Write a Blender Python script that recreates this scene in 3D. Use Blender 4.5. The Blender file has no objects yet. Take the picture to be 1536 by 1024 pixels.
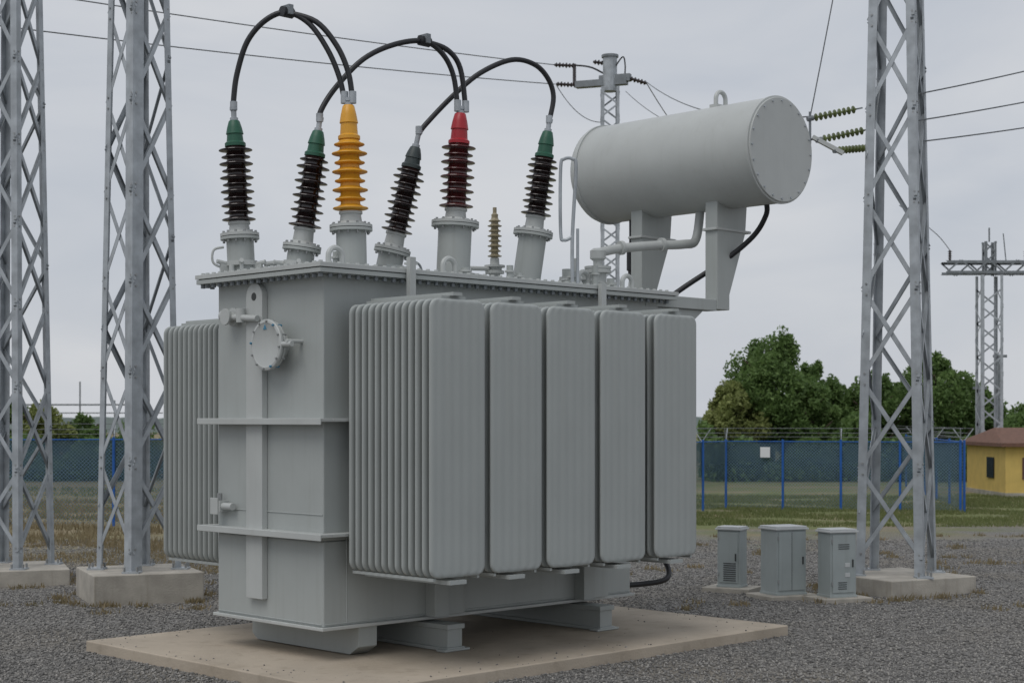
import bpy, math, random
import numpy as np
from mathutils import Vector, Matrix
random.seed(7); np.random.seed(7)
D=bpy.data; SC=bpy.context.scene
R=math.radians

# ------------------------------------------------------------------ materials
def new_mat(name):
    m=D.materials.new(name); m.use_nodes=True
    nt=m.node_tree; b=nt.nodes["Principled BSDF"]
    return m,nt,b
def N(nt,t,**kw):
    n=nt.nodes.new(t)
    for k,v in kw.items(): setattr(n,k,v)
    return n
def simple(name,col,rough=.5,metal=0.,var=.12,scale=3.,bump=.0,bscale=60.,spec=.5,streak=0.,coat=0.,stain=0.):
    m,nt,b=new_mat(name)
    tc=N(nt,'ShaderNodeTexCoord')
    no=N(nt,'ShaderNodeTexNoise'); no.inputs['Scale'].default_value=scale; no.inputs['Detail'].default_value=6
    nt.links.new(tc.outputs['Object'],no.inputs['Vector'])
    cr=N(nt,'ShaderNodeValToRGB')
    cr.color_ramp.elements[0].position=.3; cr.color_ramp.elements[1].position=.7
    c0=[c*(1-var) for c in col]; c1=[min(1,c*(1+var)) for c in col]
    cr.color_ramp.elements[0].color=(*c0,1); cr.color_ramp.elements[1].color=(*c1,1)
    nt.links.new(no.outputs['Fac'],cr.inputs['Fac'])
    out=cr.outputs['Color']
    def overlay(scalev,ns,lo,hi,amt,mulc,out):
        mp=N(nt,'ShaderNodeMapping'); mp.inputs['Scale'].default_value=scalev
        nt.links.new(tc.outputs['Object'],mp.inputs['Vector'])
        n2=N(nt,'ShaderNodeTexNoise'); n2.inputs['Scale'].default_value=ns; n2.inputs['Detail'].default_value=8
        nt.links.new(mp.outputs['Vector'],n2.inputs['Vector'])
        mr=N(nt,'ShaderNodeMapRange'); mr.inputs['From Min'].default_value=lo; mr.inputs['From Max'].default_value=hi
        mr.inputs['To Min'].default_value=0; mr.inputs['To Max'].default_value=amt
        nt.links.new(n2.outputs['Fac'],mr.inputs['Value'])
        mx=N(nt,'ShaderNodeMix',data_type='RGBA')
        nt.links.new(mr.outputs['Result'],mx.inputs['Factor']); nt.links.new(out,mx.inputs[6])
        mx.inputs[7].default_value=(col[0]*mulc[0],col[1]*mulc[1],col[2]*mulc[2],1)
        return mx.outputs[2]
    if streak>0: out=overlay((9,9,.55),1.6,.54,.78,streak,(.6,.57,.5),out)
    if stain>0:
        out=overlay((1,1,1),.9,.5,.68,stain,(.62,.59,.54),out)
        out=overlay((1,1,1),5.5,.56,.7,stain*.7,(.55,.53,.5),out)
        out=overlay((1,1,1),28,.55,.75,stain*.6,(1.25,1.22,1.2),out)
    nt.links.new(out,b.inputs['Base Color'])
    b.inputs['Roughness'].default_value=rough; b.inputs['Metallic'].default_value=metal
    b.inputs['Specular IOR Level'].default_value=spec
    b.inputs['Coat Weight'].default_value=coat
    if bump>0:
        n3=N(nt,'ShaderNodeTexNoise'); n3.inputs['Scale'].default_value=bscale; n3.inputs['Detail'].default_value=5
        nt.links.new(tc.outputs['Object'],n3.inputs['Vector'])
        bp=N(nt,'ShaderNodeBump'); bp.inputs['Strength'].default_value=bump; bp.inputs['Distance'].default_value=.01
        nt.links.new(n3.outputs['Fac'],bp.inputs['Height']); nt.links.new(bp.outputs['Normal'],b.inputs['Normal'])
    return m

M_paint=simple('grey_paint',(.375,.40,.39),.45,var=.05,scale=1.4,bump=.10,bscale=5,streak=.16,spec=.45)
M_rad=simple('radiator_paint',(.36,.385,.375),.45,var=.05,scale=1.2,bump=.06,bscale=5,streak=.10,spec=.45)
M_paintL=simple('light_grey_paint',(.45,.47,.46),.45,var=.05,scale=2,bump=.05,bscale=9,streak=.14)
M_galv=simple('galvanised_steel',(.38,.41,.435),.5,metal=.2,var=.2,scale=5,bump=.05,bscale=40,streak=.2)
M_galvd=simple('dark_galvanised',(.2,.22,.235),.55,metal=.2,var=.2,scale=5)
M_bolt=simple('bolt_steel',(.33,.34,.34),.45,metal=.5)
M_porc=simple('brown_porcelain',(.022,.012,.011),.2,var=.3,coat=.5)
M_maroon=simple('maroon_porcelain',(.075,.014,.014),.2,var=.25,coat=.5)
M_yel=simple('yellow_resin',(.68,.33,.025),.35,var=.12)
M_red=simple('red_cap',(.38,.012,.022),.38,var=.12)
M_grn=simple('green_cap',(.015,.095,.055),.45,var=.15)
M_dgrn=simple('dark_cap',(.035,.05,.05),.45,var=.12)
M_tan=simple('tan_porcelain',(.30,.26,.17),.3,var=.12)
M_rub=simple('black_rubber',(.014,.015,.018),.42,var=.2)
M_conc=simple('pad_concrete',(.43,.37,.295),.9,var=.10,scale=1.6,bump=.5,bscale=45,stain=.45)
M_conc2=simple('footing_concrete',(.38,.355,.31),.92,var=.22,scale=3,bump=.6,bscale=40,streak=.4)
M_cab=simple('cabinet_paint',(.33,.37,.37),.5,var=.06,streak=.25)
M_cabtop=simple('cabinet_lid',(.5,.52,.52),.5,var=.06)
M_blue=simple('blue_post_paint',(.012,.10,.38),.5,var=.15)
M_white=simple('white_sign',(.75,.76,.78),.6,var=.04)
M_wallY=simple('yellow_render',(.66,.48,.15),.9,var=.08,bump=.2,streak=.2)
M_roof=simple('brown_roof',(.16,.085,.06),.8,var=.2,scale=8)
M_glass=simple('window_glass',(.03,.035,.045),.1,var=.2)
M_dark=simple('louver_dark',(.05,.055,.055),.7)
M_glassins=simple('glass_insulator',(.13,.16,.06),.2,var=.3)
M_bark=simple('bark',(.09,.07,.05),.95,var=.3,bump=.5)
M_wire=simple('wire',(.12,.13,.14),.5)
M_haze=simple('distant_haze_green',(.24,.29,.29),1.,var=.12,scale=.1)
M_blu2=simple('disc_mark_blue',(.05,.2,.32),.5)

# ------------------------------------------------------------------ mesh builder
class MB:
    def __init__(s): s.v=[]; s.f=[]; s.m=[]; s.mats=[]
    def mi(s,mat):
        if mat not in s.mats: s.mats.append(mat)
        return s.mats.index(mat)
    def add(s,vs,fs,mat):
        o=len(s.v); k=s.mi(mat)
        s.v+= [tuple(v) for v in vs]
        for f in fs: s.f.append(tuple(i+o for i in f)); s.m.append(k)
    def box(s,x0,x1,y0,y1,z0,z1,mat,M=None):
        vs=[Vector(p) for p in ((x0,y0,z0),(x1,y0,z0),(x1,y1,z0),(x0,y1,z0),(x0,y0,z1),(x1,y0,z1),(x1,y1,z1),(x0,y1,z1))]
        if M is not None: vs=[M@v for v in vs]
        s.add(vs,[(0,3,2,1),(4,5,6,7),(0,1,5,4),(1,2,6,5),(2,3,7,6),(3,0,4,7)],mat)
    def prism(s,poly,axis,a,b,mat):
        n=len(poly)
        def P(p,c):
            return {'y':(p[0],c,p[1]),'x':(c,p[0],p[1]),'z':(p[0],p[1],c)}[axis]
        vs=[P(p,a) for p in poly]+[P(p,b) for p in poly]
        fs=[tuple(range(n)),tuple(range(2*n-1,n-1,-1))]+[(i,n+i,n+(i+1)%n,(i+1)%n) for i in range(n)]
        s.add(vs,fs,mat)
    def lathe(s,p0,d,prof,mat,n=28,caps=True):
        p0=Vector(p0); d=Vector(d).normalized()
        a=Vector((1,0,0)) if abs(d.x)<.8 else Vector((0,1,0))
        u=d.cross(a).normalized(); w=d.cross(u)
        vs=[]; fs=[]
        for r,h in prof:
            for i in range(n):
                t=2*math.pi*i/n
                vs.append(p0+d*h+(u*math.cos(t)+w*math.sin(t))*r)
        for j in range(len(prof)-1):
            for i in range(n):
                i2=(i+1)%n
                fs.append((j*n+i,j*n+i2,(j+1)*n+i2,(j+1)*n+i))
        if caps:
            fs.append(tuple(range(n-1,-1,-1))); k=(len(prof)-1)*n; fs.append(tuple(range(k,k+n)))
        s.add(vs,fs,mat)
    def cyl(s,p1,p2,r,mat,n=16,r2=None):
        p1=Vector(p1);p2=Vector(p2); L=(p2-p1).length
        s.lathe(p1,p2-p1,[(r,0),(r if r2 is None else r2,L)],mat,n)
    def tube(s,pts,r,mat,n=8,sub=6,closed=False):
        P=[Vector(p) for p in pts]
        if sub>1:
            Q=[]
            m=len(P)
            rng=range(m) if closed else range(m-1)
            for i in rng:
                if closed: a,b,c,e=P[(i-1)%m],P[i],P[(i+1)%m],P[(i+2)%m]
                else: a,b,c,e=P[max(i-1,0)],P[i],P[i+1],P[min(i+2,m-1)]
                for k in range(sub):
                    t=k/sub
                    Q.append(.5*((2*b)+(c-a)*t+(2*a-5*b+4*c-e)*t*t+(3*b-a-3*c+e)*t**3))
            if not closed: Q.append(P[-1])
            P=Q
        vs=[];fs=[]; m=len(P); up=None
        for i,p in enumerate(P):
            if closed: d=(P[(i+1)%m]-P[i-1]).normalized()
            else: d=(P[min(i+1,m-1)]-P[max(i-1,0)]).normalized()
            if up is None:
                a=Vector((0,0,1)) if abs(d.z)<.9 else Vector((1,0,0))
                up=(a-d*a.dot(d)).normalized()
            else: up=(up-d*up.dot(d)).normalized()
            w=d.cross(up)
            for k in range(n):
                t=2*math.pi*k/n; vs.append(p+(up*math.cos(t)+w*math.sin(t))*r)
        for j in range(m if closed else m-1):
            j2=(j+1)%m
            for i in range(n):
                i2=(i+1)%n; fs.append((j*n+i,j*n+i2,j2*n+i2,j2*n+i))
        if not closed:
            fs.append(tuple(range(n-1,-1,-1))); fs.append(tuple(range((m-1)*n,m*n)))
        s.add(vs,fs,mat)
    def plate(s,p1,p2,w,width,th,mat):
        p1=Vector(p1);p2=Vector(p2); d=(p2-p1).normalized(); w=Vector(w); w=(w-d*w.dot(d)).normalized()
        n=d.cross(w)*th
        a=[p1,p1+w*width,p1+w*width+n,p1+n]; b=[q+(p2-p1) for q in a]
        s.add(a+b,[(0,1,2,3),(7,6,5,4),(0,4,5,1),(1,5,6,2),(2,6,7,3),(3,7,4,0)],mat)
    def obj(s,name,parent=None,bevel=0,smooth=True,loc=None,rotz=0,ang=38):
        me=D.meshes.new(name); me.from_pydata(s.v,[],s.f)
        for m in s.mats: me.materials.append(m)
        me.polygons.foreach_set('material_index',s.m)
        if smooth:
            me.polygons.foreach_set('use_smooth',[True]*len(me.polygons))
            me.update(); me.set_sharp_from_angle(angle=R(ang))
        o=D.objects.new(name,me); SC.collection.objects.link(o)
        if parent: o.parent=parent
        if loc: o.location=loc
        o.rotation_euler[2]=rotz
        if bevel>0:
            b=o.modifiers.new('Bevel','BEVEL'); b.width=bevel; b.segments=2; b.limit_method='ANGLE'; b.angle_limit=R(40)
            b.harden_normals=True
        return o
def empty(name,loc=(0,0,0),rotz=0):
    o=D.objects.new(name,None); SC.collection.objects.link(o); o.location=loc; o.rotation_euler[2]=rotz; o.empty_display_size=.3
    return o

# ------------------------------------------------------------------ transformer (local: x along length, y across, z up)
TC=(-1.922,16.3); TA=math.atan2(.6997,.7143); ca,sa=math.cos(TA),math.sin(TA)
TR=empty('power_transformer',(TC[0],TC[1],0),TA)
def W2L(x,y,z):
    dx,dy=x-TC[0],y-TC[1]; return (dx*ca+dy*sa,-dx*sa+dy*ca,z)
W=1.888; ZB=.47; ZT=4.08
b=MB()
b.box(0,4.72,0,W,ZB,1.35,M_paint)
b.box(0,5.25,.002,W-.002,1.35,ZT,M_paint)
b.obj('tank',TR,bevel=.018)
b=MB()
# weld beads
b.tube([(-.003,.012,1.62),(-.003,W-.012,1.62)],.006,M_paint,6,1)
b.tube([(.02,-.003,.50),(4.7,-.003,.50)],.006,M_paint,6,1); b.tube([(-.003,.02,.50),(-.003,W-.02,.50)],.006,M_paint,6,1)
b.tube([(.30,-.003,.5),(.30,-.003,1.38)],.006,M_paint,6,1)
b.obj('weld_beads',TR)
b=MB()
b.box(-.17,5.42,-.17,W+.17,ZT-.002,ZT+.045,M_paint)
b.box(-.15,5.40,-.15,W+.15,ZT+.045,ZT+.053,M_dark)
b.box(-.18,5.43,-.18,W+.18,ZT+.053,ZT+.10,M_paintL)
b.obj('cover_flange',TR,bevel=.006)
b=MB()
def bolt(x,y):
    b.cyl((x,y,ZT-.045),(x,y,ZT-.002),.026,M_galvd,6)
    b.cyl((x,y,ZT+.1),(x,y,ZT+.122),.022,M_paintL,6)
k=-.12
while k<5.4:
    bolt(k,-.11); bolt(k,W+.11); k+=.12
k=0.
while k<W+.05:
    bolt(-.115,k); bolt(5.36,k); k+=.12
b.obj('flange_bolts',TR)
b=MB()
for z in (2.57,1.40):
    b.box(-.16,0,-.16,W+.16,z,z+.035,M_paintL); b.box(5.25,5.40,-.16,W+.16,z,z+.035,M_paintL)
    b.box(0,5.25,-.16,0,z,z+.035,M_paintL); b.box(0,5.25,W,W+.16,z,z+.035,M_paintL)
    b.box(-.165,-.15,-.165,W+.165,z-.03,z+.037,M_paintL)
b.box(-.04,4.76,-.04,W+.04,ZB-.03,ZB+.004,M_paintL)
pts=[(.96,.69),(1.25,.69),(1.25,3.9)]+[(1.105+.145*math.cos(R(a)),3.9+.145*math.sin(R(a))) for a in range(15,180,15)]+[(.96,3.9)]
b.prism(pts,'x',-.075,-.002,M_paintL)
b.cyl((-.079,1.105,3.9),(-.06,1.105,3.9),.045,M_dark,16)
for t in (1.38,3.72):
    b.box(t,t+.2,-.16,.0,ZB+.005,1.2,M_paint)
    b.box(t+.2,t+.5,-.09,.0,ZB+.006,1.0,M_paint)
for t in (.6,1.9,3.1,4.4):
    b.box(t,t+.012,-.10,0,1.45,2.55,M_paint)
b.obj('stiffeners',TR,bevel=.006)
b=MB()
for t in (1.38,3.78):
    b.box(t,t+.25,-.36,W+.3,.355,.41,M_paint)
    b.box(t,t+.25,-.36,W+.3,.125,.165,M_paint)
    b.box(t+.02,t+.23,-.34,W+.28,.163,.357,M_paint)
    b.box(t-.06,t+.31,-.38,-.24,.123,.15,M_paint)
b.box(0.2,4.5,.25,.45,.40,.445,M_paint); b.box(0.2,4.5,1.4,1.6,.40,.445,M_paint)
b.prism([(.05,.44),(1.95,.44),(1.95,.2),(1.85,.13),(.2,.13),(.05,.22)],'x',.5,.75,M_paint)
b.obj('skid_beams',TR,bevel=.008)

# radiator panel
def panel(b,y,w,z0,z1,mat):
    nx=30; rc=.10
    xs=[0,.006,.014,.028]+[.028+(w-.056)*i/nx for i in range(1,nx)]+[w-.028,w-.014,w-.006,w]
    def hf(x):
        e=min(x,w-x)
        if e<.027: return .006+.0155*math.sqrt(max(e,0)/.027)
        return .0225+(.0032*math.cos(2*math.pi*(x-w/2)/.118) if e>.06 else 0)
    zs=[0,.006,.02,.035,.06,.085,.11]; H=z1-z0
    sec=[h for h in zs]+[H-h for h in reversed(zs)]
    vs=[];fs=[]
    L=2*len(xs)
    for h in sec:
        e=min(h,H-h); q=max(0,rc-e); ins=rc-math.sqrt(max(rc*rc-q*q,0))
        sc=(w-2*ins)/w
        tz=.4 if e<.003 else (.7 if e<.01 else 1.)
        row=[(ins+x*sc,hf(x)*tz if e>=.03 else min(hf(x),.0215)*tz) for x in xs]
        for x,t in row: vs.append((x,y-t,z0+h))
        for x,t in reversed(row): vs.append((x,y+t,z0+h))
    for j in range(len(sec)-1):
        for i in range(L):
            i2=(i+1)%L; fs.append((j*L+i,j*L+i2,(j+1)*L+i2,(j+1)*L+i))
    fs.append(tuple(range(L-1,-1,-1))); fs.append(tuple(range((len(sec)-1)*L,len(sec)*L)))
    b.add(vs,fs,mat)
RW=.725; NP=13
b=MB(); p=1.225/(NP-1)
for i in range(NP): panel(b,-.225-p*i,RW,1.06,3.765,M_rad)
for z in (3.62,1.2): b.cyl((RW/2,0,z),(RW/2,-1.42,z),.065,M_paint,16)
b.box(.20,.52,-1.40,-.25,3.767,3.80,M_paint); b.box(.30,.42,-1.46,-.2,3.80,3.835,M_paint)
b.box(.06,.09,-1.44,-.2,1.03,1.058,M_paint); b.box(RW-.09,RW-.06,-1.44,-.2,1.03,1.058,M_paint)
b.box(.22,.44,-1.50,-.2,.99,1.03,M_paint)
b.box(RW/2-.08,RW/2+.08,-.16,-.12,3.5,3.74,M_paint); b.box(RW/2-.08,RW/2+.08,-.16,-.12,1.08,1.32,M_paint)
r0=b.obj('radiator_1',TR,ang=30)
starts=[.16,.965,1.77,2.585,3.47]
r0.location=(starts[0],0,0)
def dup(o,name,parent,loc,rz=0):
    q=D.objects.new(name,o.data); SC.collection.objects.link(q); q.parent=parent; q.location=loc; q.rotation_euler[2]=rz; return q
for i,t in enumerate(starts[1:]): dup(r0,'radiator_%d'%(i+2),TR,(t,0,0))
for i,t in enumerate(starts): 
    q=dup(r0,'radiator_%d'%(i+6),TR,(t+RW,W-.10,-.08),math.pi)

# bushings ----------------------------------------------------------
def sheds(R0,core,z0,z1,n,alt=.86,mat=None):
    pr=[(core,z0)]
    dz=(z1-z0)/n
    for i in range(n):
        r=R0 if i%2==0 else R0*alt
        z=z0+dz*(i+.18)
        pr+=[(core,z),(r*.93,z+dz*.10),(r,z+dz*.17),(r*.985,z+dz*.27),(r*.8,z+dz*.36),(core*1.05,z+dz*.62)]
    pr.append((core,z1)); return pr
def bushing(name,t,s,lean,zf,zi,zt,zc,zterm,Rs,rt,mi,mc,n=10,clutter=0):
    b=MB(); base=Vector((t,s,ZT+.10)); hgt=zterm-base.z
    top=Vector((t+ca*lean,s-sa*lean,zterm)); d=(top-base).normalized()
    H=lambda z:(z-base.z)/d.z
    b.lathe(base,(0,0,1),[(rt*1.32,-.01),(rt*1.32,.035)],M_paintL,28)
    b.lathe(base,d,[(rt,-.03),(rt,H(zf)-.05)],M_paint,28)
    b.lathe(base,d,[(rt*1.42,H(zf)-.05),(rt*1.42,H(zf)-.02)],M_paint,28)
    b.lathe(base,d,[(rt*1.36,H(zf)-.02),(rt*1.36,H(zf)-.012)],M_dark,28)
    b.lathe(base,d,[(rt*1.42,H(zf)-.012),(rt*1.42,H(zf)+.02)],M_paintL,28)
    u=d.cross(Vector((1,0,0))).normalized(); w=d.cross(u)
    for i in range(12):
        a=i*math.pi/6+.2; q=base+d*(H(zf)-.08)+(u*math.cos(a)+w*math.sin(a))*rt*1.2
        b.cyl(q,q+d*.125,.014,M_bolt,6)
    b.lathe(base,d,[(rt*.95,H(zf)+.018),(rt*.85,H(zf)+.05),(Rs*.62,H(zf)+.06),(Rs*.58,H(zi)-.02),(Rs*.66,H(zi)-.01),(Rs*.66,H(zi)+.015)],M_paintL,28)
    b.lathe(base,d,sheds(Rs,Rs*.54,H(zi)+.012,H(zt),n),mi,32)
    h0=H(zt);h1=H(zc)
    b.lathe(base,d,[(Rs*.62,h0-.005),(Rs*.62,h0+.03),(Rs*.50,h0+.05),(Rs*.46,h0+(h1-h0)*.45),(Rs*.52,h0+(h1-h0)*.47),(Rs*.44,h0+(h1-h0)*.72),(Rs*.33,h1-.01),(Rs*.28,h1)],mc,28)
    b.lathe(base,d,[(.045,h1-.002),(.045,h1+.03),(.03,h1+.035),(.03,H(zterm)-.01),(.042,H(zterm)-.005),(.042,H(zterm)+.03)],M_galv,14)
    for sg in (-1,1):
        q=base+Vector((sg*rt*1.3,-rt*.6,.05))
        b.cyl(q-Vector((0,0,.05)),q+Vector((0,0,.05)),.03,M_paintL,10)
    if clutter:
        for a in (0.4,1.6,2.9,4.1,5.2):
            e=Vector((math.cos(a),math.sin(a),0)); q=base+e*rt*1.25
            b.box(-.02,.02,-.06,.06,0,.13,M_paintL,Matrix.Translation(q)@Matrix.Rotation(a+1.57,4,'Z'))
            b.cyl(q+Vector((0,0,.12)),q+e*.10+Vector((0,0,.14)),.025,M_paintL,8)
        b.lathe(base,d,[(rt*1.2,.10),(rt*1.2,.15)],M_paintL,28)
    b.obj(name,TR,ang=40)
    return top
bushing('bushing_1',.17,1.68,-.09,4.62,4.75,5.60,5.88,6.00,.185,.15,M_porc,M_grn,11,1)
bushing('bushing_2',.653,1.30,.24,4.50,4.69,5.50,5.78,5.90,.185,.15,M_porc,M_grn,10,1)
bushing('bushing_yellow',.973,.75,-.04,4.70,4.85,5.66,6.03,6.08,.195,.165,M_yel,M_yel,8)
bushing('bushing_3',1.906,1.30,.39,4.56,4.74,5.51,5.75,5.92,.185,.15,M_porc,M_dgrn,10,1)
bushing('bushing_red',2.462,.75,.09,4.87,5.02,5.79,6.14,6.19,.20,.195,M_maroon,M_red,9)
bushing('bushing_4',3.651,.75,.29,4.86,5.04,5.77,6.08,6.20,.187,.17,M_porc,M_grn,10)
b=MB(); q=Vector((3.76,1.4,ZT+.1))
b.lathe(q,(0,0,1),[(.15,0),(.15,.03),(.07,.035),(.07,.22),(.12,.225),(.12,.26),(.09,.27),(.09,.3),(.13,.305),(.13,.33),(.06,.34),(.055,.42)],M_paintL,20)
b.lathe(q,(0,0,1),sheds(.09,.045,.42,.92,8),M_tan,20)
b.lathe(q,(0,0,1),[(.04,.915),(.045,.96),(.025,.98),(.025,1.05)],M_tan,12)
b.cyl(q+Vector((-.1,0,.28)),q+Vector((-.32,.1,.28)),.028,M_paintL,10)
b.obj('neutral_bushing',TR)

def lerp_path(p,q,lst):
    return [W2L(p[0]+(q[0]-p[0])*f,p[1]+(q[1]-p[1])*f,z) for f,z in lst]
b=MB()
CR=.031
P1=(-3.065,17.62);P3=(-1.79,17.52)
b.tube(lerp_path(P1,P3,[(0,5.98),(.0,6.12),(.03,6.40),(.12,6.75),(.28,6.98),(.465,7.06),(.66,6.93),(.82,6.64),(.92,6.34),(.965,6.08)]),CR,M_rub,10)
b.tube(lerp_path(P1,P3,[(.465,7.06),(.72,6.95),(.90,6.68),(1.0,6.38),(1.035,6.08)]),CR,M_rub,10)
P2=(-2.125,17.68);P5=(-.60,18.56)
b.tube(lerp_path(P2,P5,[(0,5.88),(.01,6.01),(.11,6.28),(.3,6.63),(.52,6.84),(.735,6.92),(.87,6.80),(.95,6.56),(.98,6.2)]),CR,M_rub,10)
b.tube(lerp_path(P2,P5,[(.735,6.92),(.9,6.86),(1.0,6.66),(1.04,6.2)]),CR,M_rub,10)
P4=(-1.08,18.56);P6=(.45,19.39)
b.tube(lerp_path(P4,P6,[(0,5.90),(.05,6.02),(.25,6.38),(.46,6.69),(.7,6.89),(.88,6.87),(.99,6.72),(1.035,6.5),(1.0,6.2)]),CR,M_rub,10)
b.obj('lead_cables',TR)
b=MB()
for (p,q,f,z) in ((P1,P3,.465,7.06),(P2,P5,.735,6.92)):
    c=Vector(lerp_path(p,q,[(f,z)])[0]); b.cyl(c-Vector((.07,0,0)),c+Vector((.07,0,0)),.06,M_rub,10)
    b.box(c.x-.03,c.x+.03,c.y-.08,c.y+.08,c.z-.03,c.z+.075,M_galvd)
for (p,q,fs,z) in ((P1,P3,(.965,1.035),6.05),(P2,P5,(.98,1.04),6.16)):
    for f in fs:
        c=Vector(lerp_path(p,q,[(f,z)])[0]); b.cyl(c,c+Vector((0,0,.13)),.042,M_galv,12)
for (p,z) in ((P1,6.0),(P2,5.88),(P4,5.9),(P6,6.18)):
    c=Vector(W2L(p[0],p[1],z)); b.cyl(c,c+Vector((0,0,.09)),.04,M_galv,12)
b.obj('cable_clamps',TR)

# cover fittings
b=MB(); ZC=ZT+.10
def lug(t,s,r=.09,al='x',z=ZC,th=.03,mat=M_paintL):
    d=Vector((1,0,0)) if al=='x' else Vector((0,1,0))
    c=Vector((t,s,z+r*1.3))
    pts=[c+d*(-r)+Vector((0,0,-r*1.3))]+[c+d*(r*math.cos(a))+Vector((0,0,r*math.sin(a))) for a in [math.pi*(1-i/8) for i in range(9)]]+[c+d*r+Vector((0,0,-r*1.3))]
    b.tube(pts,th,mat,8,3)
for t,s in ((.35,.25),(1.95,.25),(4.2,.3),(5.0,.3),(1.6,1.6)): lug(t,s)
for t,s,r,h in ((1.35,.2,.05,.16),(1.5,.5,.07,.1),(2.95,.3,.04,.2),(3.1,.3,.04,.12),(4.0,.3,.045,.2),(4.12,.5,.06,.12),(4.45,.5,.05,.22),(4.6,.2,.04,.1),(4.75,.35,.05,.16),(.5,.9,.06,.1),(.45,.35,.045,.18),(3.3,.6,.09,.07),(4.3,.2,.04,.28),(2.2,.25,.05,.12),(4.55,.9,.07,.3),(4.2,1.3,.05,.35)):
    b.cyl((t,s,ZC-.01),(t,s,ZC+h),r,M_paint,14); b.cyl((t,s,ZC+h*.6),(t,s,ZC+h*.6+.02),r*1.5,M_paintL,14)
b.tube([(.35,1.5,ZC+.12),(.5,1.45,ZC+.14),(.62,1.3,ZC+.12)],.03,M_paintL,8)
b.tube([(-.02,1.75,ZC+.30),(-.13,1.78,ZC+.26),(-.13,1.78,ZC+.12),(-.0,1.72,ZC+.06)],.014,M_paintL,8)
b.tube([(2.0,1.05,ZC+.26),(2.12,.95,ZC+.2),(2.15,.92,ZC+.05)],.014,M_galvd,8)
b.tube([(2.7,.9,ZC+.14),(3.2,1.2,ZC+.16),(3.7,1.4,ZC+.16)],.03,M_paintL,8)
b.tube([(4.0,.5,ZC+.1),(4.4,.5,ZC+.14),(4.9,.6,ZC+.12)],.022,M_paintL,8)
b.box(1.55,1.8,.85,1.1,ZC-.01,ZC+.16,M_paint); b.box(2.98,3.2,.8,1.0,ZC-.01,ZC+.1,M_paint)
b.box(.95,1.03,-.25,-.19,3.7,ZT+.22,M_paintL); b.box(3.93,4.01,-.25,-.19,3.78,ZT+.12,M_paintL)
b.tube([(3.9,.2,ZC),(3.9,.2,ZC+.62),(3.93,.17,ZC+1.42),(3.90,.2,ZC+1.53),(3.83,.27,ZC+1.53),(3.80,.3,ZC+1.42),(3.80,.3,ZC+.66),(3.83,.27,ZC+.56),(3.9,.2,ZC+.60)],.022,M_galv,8)
b.cyl((3.97,.18,ZC),(3.97,.18,ZC+.7),.018,M_galv,8)
b.obj('cover_fittings',TR)

# end-face fittings
b=MB()
b.lathe((0,.72,3.37),(-1,0,0),[(.14,-.01),(.14,.12),(.255,.125),(.255,.15),(.24,.152),(.24,.16),(.265,.162),(.27,.19),(.262,.20),(.235,.205),(.225,.198),(.0,.20)],M_paintL,40,caps=False)
for i in range(12):
    a=i*math.pi/6+.1; y=.72+.247*math.cos(a); z=3.37+.247*math.sin(a)
    b.cyl((-.10,y,z),(-.222,y,z),.013,M_bolt if i%4 else M_blu2,6)
b.prism([(.70,3.53),(.76,3.53),(.73,3.585)],'x',-.206,-.199,M_blu2)
b.cyl((0,.36,3.4),(-.2,.36,3.4),.022,M_paintL,10); b.cyl((-.17,.48,3.37),(-.17,.30,3.37),.03,M_paintL,10)
b.lathe((0,1.5,3.70),(-1,0,0),[(.06,-.01),(.06,.05),(.10,.055),(.10,.08),(.05,.085),(.05,.15),(.09,.155),(.09,.18)],M_paintL,18)
b.cyl((-.12,1.5,3.70),(-.12,.98,3.66),.035,M_paintL,12); b.cyl((-.12,1.28,3.63),(-.12,1.28,3.78),.05,M_paintL,12)
b.cyl((-.12,1.62,3.72),(-.12,1.5,3.70),.06,M_paintL,12)
b.box(-.12,0,1.68,1.82,1.59,1.71,M_paintL); b.cyl((-.07,1.68,1.65),(-.07,1.5,1.65),.04,M_paintL,12)
b.box(-.135,-.12,1.70,1.84,1.56,1.74,M_paintL); b.cyl((-.07,1.75,1.71),(-.07,1.75,1.79),.03,M_bolt,8)
b.obj('end_face_fittings',TR,bevel=.003)

# conservator
b=MB(); CT=6.7; CZ=6.03; CRd=.675; s0,s1=-.80,2.3
b.lathe((CT,s0,CZ),(0,1,0),[(0,-.0),(CRd*.99,0),(CRd+.012,.004),(CRd+.012,.035),(CRd,.037),(CRd,.06),(CRd,s1-s0-.10),(CRd-.01,s1-s0-.05),(CRd-.05,s1-s0),(CRd*.7,s1-s0+.05),(0,s1-s0+.09)],M_paintL,72,caps=False)
b.lathe((CT,s0-.022,CZ),(0,1,0),[(0,0),(CRd*.975,0),(CRd*.985,.008),(CRd*.985,.021)],M_paintL,72,caps=False)
b.lathe((CT,s1-.16,CZ),(0,1,0),[(CRd-.01,0),(CRd+.02,0),(CRd+.02,.04),(CRd-.01,.04)],M_paintL,72,caps=False)
for i in range(20):
    a=i*math.pi/10; x=CT+CRd*.925*math.cos(a); z=CZ+CRd*.925*math.sin(a)
    b.cyl((x,s0-.036,z),(x,s0-.02,z),.014,M_galv,8)
lug(CT,.16,.10,'x',CZ+CRd-.03,.03)
b.box(CT-.16,CT+.16,.10,.22,CZ+CRd-.03,CZ+CRd+.02,M_paintL)
b.obj('conservator_tank',TR,ang=35)
b=MB()
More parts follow.
